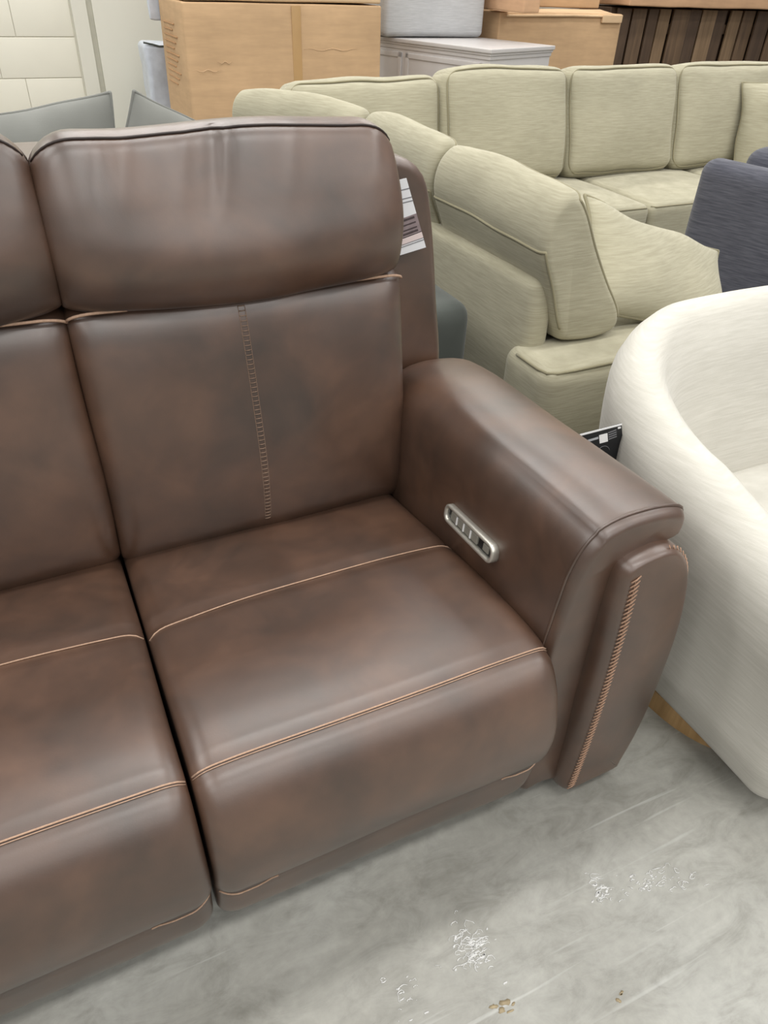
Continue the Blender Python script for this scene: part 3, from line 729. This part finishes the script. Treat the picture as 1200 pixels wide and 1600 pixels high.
mesh_obj('front_rail', *rbox2(CX - 0.29, CX + 0.29, -0.175, 0.42, 0.05, 0.23, 0.03, n=14), CREAM, wc)
n = 64; ring = []
V = []; F = []
for z, r_ in ((0.0, 0.392), (0.052, 0.392)):
    for k in range(n):
        a = 2 * PI * k / n; c, s = math.cos(a), math.sin(a)
        V.append((CX + r_ * abs(c) ** 0.75 * np.sign(c), 0.20 + 0.31 * abs(s) ** 0.75 * np.sign(s), z))
for k in range(n): F.append([k, (k + 1) % n, n + (k + 1) % n, n + k])
F.append(list(range(n))[::-1]); F.append([n + k for k in range(n)])
mesh_obj('plinth', V, F, OAK, wc, smooth=False, label='pale wooden plinth')

# black care tag between the arm and the barrel chair
bt, on = card('care_tag', [(0.252, 0.372, 0.618), (0.352, 0.372, 0.620), (0.388, 0.372, 0.515), (0.288, 0.372, 0.513)], 0.0015, plain('black_card', lin(22, 24, 28), 0.35),
              'black printed care tag standing between the sofa arm and the cream chair', 'tag')
on(0, 1, 0.0, 0.035, WHITE, 'tag_edge')
on(0.06, 0.42, 0.17, 0.215, plain('grey_print', lin(170, 172, 176), 0.5), 'text_line', skew=-0.01)
on(0.44, 0.64, 0.13, 0.32, WHITE, 'printed_label')
for k in range(4): on(0.66, 0.86, 0.12 + k * 0.05, 0.14 + k * 0.05, ink, 'text_line', skew=-0.02)
on(0.90, 0.97, 0.06, 0.10, WHITE, 'text_line')
arc = []
for k in range(17):
    a = PI * k / 16; u = 0.52 - 0.14 * math.cos(a); v = 0.52 - 0.13 * math.sin(a)
    x = 0.252 + 0.100 * u + 0.036 * v; arc.append((x, 0.3712, 0.618 - 0.105 * v))
mesh_obj('emblem', *tube(arc, 0.0006, 4), ink, bt)

# ------------------------------------------------------------------ stacked goods along the wall
def carton(name, x0, x1, y0, y1, z0, z1, mat, label, tape_x=None, yaw=0.0, group=None, sag=0.004, seed=0):
    g = rbox(x1 - x0, y1 - y0, z1 - z0, 0.010, (0.004, 0.006, 0.0), 20); g = wobble(g, sag, 2.5, seed)
    loc = ((x0 + x1) / 2, (y0 + y1) / 2, (z0 + z1) / 2)
    o = mesh_obj(name, *xf(g, loc, (0, 0, yaw)), mat, label=label, cat='box', group=group)
    if tape_x is not None:
        h = z1 - z0; t = rbox(0.055, 0.004, h * 0.985, 0.0015, n=9); 
        t = xf(t, (tape_x - loc[0], -(y1 - y0) / 2 - 0.006, 0)); t = wobble(t, sag, 2.5, seed); mesh_obj('tape', *xf(t, loc, (0, 0, yaw)), TAPE, o)
    return o
b1 = carton('cardboard_box', 0.46, 1.635, 4.2, 4.80, 0.0, 1.118, CARD, 'tall brown cardboard box in front of the white wall, behind the sofas', tape_x=1.10, seed=1)
for (x0, x1, z) in ((0.62, 0.72, 0.84), (0.48, 0.66, 0.80), (1.14, 1.50, 0.90)):
    pts = np.array([(x0 + (x1 - x0) * k / 12, 4.1942, z + 0.006 * math.sin(k * 1.3)) for k in range(13)])
    mesh_obj('crease', *tube(wob(pts, 0.004, 2.5, 1), lambda u: 0.0016 * math.sin(PI * min(1, max(0.05, u))), 5), CARD_L, b1)
for k in range(11):
    zz = 0.70 + k * 0.030
    mesh_obj('printed_mark', *rbox2(0.4525, 0.4585, 4.48 - 0.05 * (k % 3), 4.70, zz, zz + 0.006, 0.001), plain('box_print', lin(176, 136, 96), 0.7) if k == 0 else bpy.data.materials['box_print'], b1)
b2 = carton('cardboard_box', 0.47, 1.63, 4.2, 4.80, 1.124, 1.62, CARD_L, 'brown cardboard box stacked on the tall box, cut off by the frame top', seed=2)
mesh_obj('plastic_wrap', *wobble(smooth_box(0.405, 0.60, 4.815, 4.845, 1.00, 1.60, r=0.012, n=16), 0.012, 14, 2), PLASTIC, b2, label='bluish plastic wrap hanging off the back of the box')
# bluish wrapped goods beside the tall box
wm = mesh_obj('wrapped_mattress', *wobble(smooth_box(0.385, 1.35, 5.02, 5.24, 0.0, 0.865, r=0.03, n=22), 0.012, 9), PLASTIC, label='bluish plastic wrapped slab standing behind the tall cardboard box', cat='mattress')
mesh_obj('wrap_edge', *tube(dense(np.array([(0.385, 5.03, 0.868), (0.44, 5.02, 0.858), (0.48, 5.02, 0.848), (0.60, 5.02, 0.850)])), 0.006, 6), GREY_D, wm)

# white chest with the grey upholstered block on it
chest = thing('chest_of_drawers', (2.235, 3.905, 0), 'whitewashed chest of drawers behind the sectional, grey ottoman on top', 'chest')
ang = math.atan2(0.222, 0.634)
def ch(geo):  # local: x along the short side (to the right), y along the long side going back-left
    return xf(geo, (2.235, 3.905, 0), (0, 0, ang))
DX, DY = 0.675, 1.50
mesh_obj('body', *ch(rbox2(0.02, DX - 0.02, 0.02, DY - 0.02, 0.06, 0.865, 0.004)), CHEST, chest)
mesh_obj('top', *ch(join(rbox2(0, DX, 0, DY, 0.898, 0.922, 0.005), rbox2(0.008, DX - 0.008, 0.008, DY - 0.008, 0.884, 0.900, 0.004), rbox2(0.014, DX - 0.014, 0.014, DY - 0.014, 0.862, 0.886, 0.004))), CHEST, chest)
mesh_obj('plinth', *ch(rbox2(0.03, DX - 0.03, 0.03, DY - 0.03, 0.0, 0.07, 0.004)), CHEST, chest)
for k, (a, b) in enumerate(((0.06, 0.72), (0.76, 1.44))):
    for (z0, z1) in ((0.60, 0.845), (0.34, 0.585), (0.09, 0.325)):
        d = mesh_obj('drawer', *ch(join(rbox2(0.010, 0.024, a, b, z0, z1, 0.004), rbox2(0.004, 0.014, a, b, z1 - 0.03, z1, 0.003), rbox2(0.004, 0.014, a, b, z0, z0 + 0.03, 0.003), rbox2(0.004, 0.014, a, a + 0.03, z0, z1, 0.003), rbox2(0.004, 0.014, b - 0.03, b, z0, z1, 0.003))), CHEST, chest)
        mesh_obj('drawer_pull', *ch(rbox2(-0.018, 0.006, (a + b) / 2 - 0.06, (a + b) / 2 + 0.06, (z0 + z1) / 2 - 0.008, (z0 + z1) / 2 + 0.008, 0.004)), BLACK, d)
ot = mesh_obj('upholstered_block', *wobble(smooth_box(1.875, 2.64, 4.66, 5.30, 0.926, 1.42, r=0.035, bul=(0, 0.01, 0), n=22), 0.004, 3), BLOCKGREY,
         label='light grey upholstered ottoman standing on the whitewashed chest', cat='ottoman')

# boxes at the back right
bB = carton('cardboard_box', 2.76, 3.84, 4.66, 5.25, 0.0, 1.075, CARD, 'brown cardboard box with taped top corner, behind the middle back cushions', seed=5)
mesh_obj('top_flap', *wobble(xf(rbox(1.00, 0.24, 0.012, 0.004, n=14), (3.30, 4.76, 1.072), (0.10, 0, 0)), 0.008, 3), CARD_L, bB)
mesh_obj('tape', *wobble(rbox2(3.64, 3.825, 4.640, 4.66, 1.02, 1.07, 0.004), 0.004, 6), CARD_L, bB)
carton('cardboard_box', 2.70, 2.83, 4.30, 4.8, 1.088, 1.55, CARD_P, 'small brown carton corner above the grey ottoman, at the frame top', seed=6, yaw=0.0)
carton('cardboard_box', 2.86, 3.80, 4.90, 5.2, 1.096, 1.5, CARD, 'brown cardboard box on the taped box, barely showing at the frame top', seed=12)
carton('cardboard_box', 4.0, 6.6, 4.80, 5.35, 1.118, 1.5, CARD_P, 'long pinkish cardboard box laid on the slatted crate, top right', seed=8, sag=0.012)
cr = thing('slatted_crate', (5.1, 5.1, 0), 'dark wooden slatted crate standing behind the far sectional cushions', 'crate')
mesh_obj('crate_body', *rbox2(4.0, 6.6, 5.0, 5.4, 0.0, 1.105, 0.01), SLAT_D, cr)
mesh_obj('rail', *rbox2(4.0, 6.6, 4.965, 5.0, 0.93, 1.0, 0.004), SLAT_D, cr)
x = 4.02; k = 0; mats = [SLAT_D, SLAT_M, SLAT_D, SLAT_L, SLAT_M, SLAT_D, SLAT_L, SLAT_D, SLAT_L, SLAT_M]
while x < 6.5:
    wd = random.uniform(0.10, 0.17); z1 = 1.10
    mesh_obj('slat', *xf(rbox(wd, 0.022, z1, 0.004, n=9), (x + wd / 2, 4.948 + random.uniform(-0.012, 0.012), z1 / 2), (0, random.uniform(-0.01, 0.02), random.uniform(-0.15, 0.15))), mats[k % 10], cr)
    x += wd + random.uniform(0.01, 0.05); k += 1

# ------------------------------------------------------------------ residue, stains on the floor
def blot(cx, cy, n_, spread, size, mat, name, label, kind='stuff', seed=0, ringed=True, ax=1.0, rot=0.0):
    rnd = random.Random(seed); gs_ = []
    for i in range(n_):
        u, v = rnd.gauss(0, spread), rnd.gauss(0, spread * ax)
        x = cx + u * math.cos(rot) - v * math.sin(rot); y = cy + u * math.sin(rot) + v * math.cos(rot)
        s = size * rnd.uniform(0.3, 1.2); m = 11; pts = []; ph = rnd.uniform(0, 9); asp = rnd.uniform(0.4, 0.9)
        for k in range(m):
            a = 2 * PI * k / m; rr = s * (1 + 0.35 * math.sin(2 * a + ph) + rnd.uniform(-0.25, 0.25)); pts.append((x + rr * math.cos(a), y + rr * asp * math.sin(a), 0.0006))
        pts = np.array(pts)
        if ringed and rnd.random() < 0.65: gs_.append(tube(pts[:rnd.randint(4, m)], lambda t: 0.0003 + 0.0008 * rnd.random(), 4))
        else:
            if ringed: pts[:, :2] = (pts[:, :2] - [x, y]) * 0.4 + [x, y]
            V = np.vstack([pts - [0, 0, 0.0005], pts * [1, 1, 0] + [0, 0, 0.0007]]); F = [[k, (k + 1) % m, m + (k + 1) % m, m + k] for k in range(m)] + [[m + k for k in range(m)]]
            gs_.append((V, F))
    mesh_obj(name, *join(*gs_), mat, smooth=True, label=label, cat='stain', kind=kind)

blot(0.055, -0.135, 26, 0.007, 0.009, RESIN, 'adhesive_residue', 'white adhesive residue flakes on the concrete, left end of the speckled trail', seed=2, ax=2.0)
blot(0.150, -0.165, 50, 0.045, 0.007, RESIN, 'adhesive_residue', 'white adhesive residue flakes trailing over the concrete near the cream chair', seed=3, ax=0.28, rot=-0.25)
blot(-0.205, -0.125, 80, 0.015, 0.009, RESIN, 'adhesive_residue', 'lacy white adhesive residue patch on the concrete in front of the brown sofa', seed=5, ax=1.3)
blot(-0.33, -0.140, 18, 0.018, 0.007, RESIN, 'adhesive_residue', 'few white residue specks on the concrete, closest to the seat front', seed=9, ax=1.0)
blot(-0.206, -0.222, 5, 0.013, 0.007, RUST, 'rust_stain', 'small orange rust stain on the concrete at the bottom of the frame', seed=6, ringed=False, ax=0.35)
blot(-0.02, -0.285, 3, 0.008, 0.005, RUST, 'rust_stain', 'tiny orange rust spot on the concrete, right of the bigger one', seed=7, ringed=False, ax=0.35)
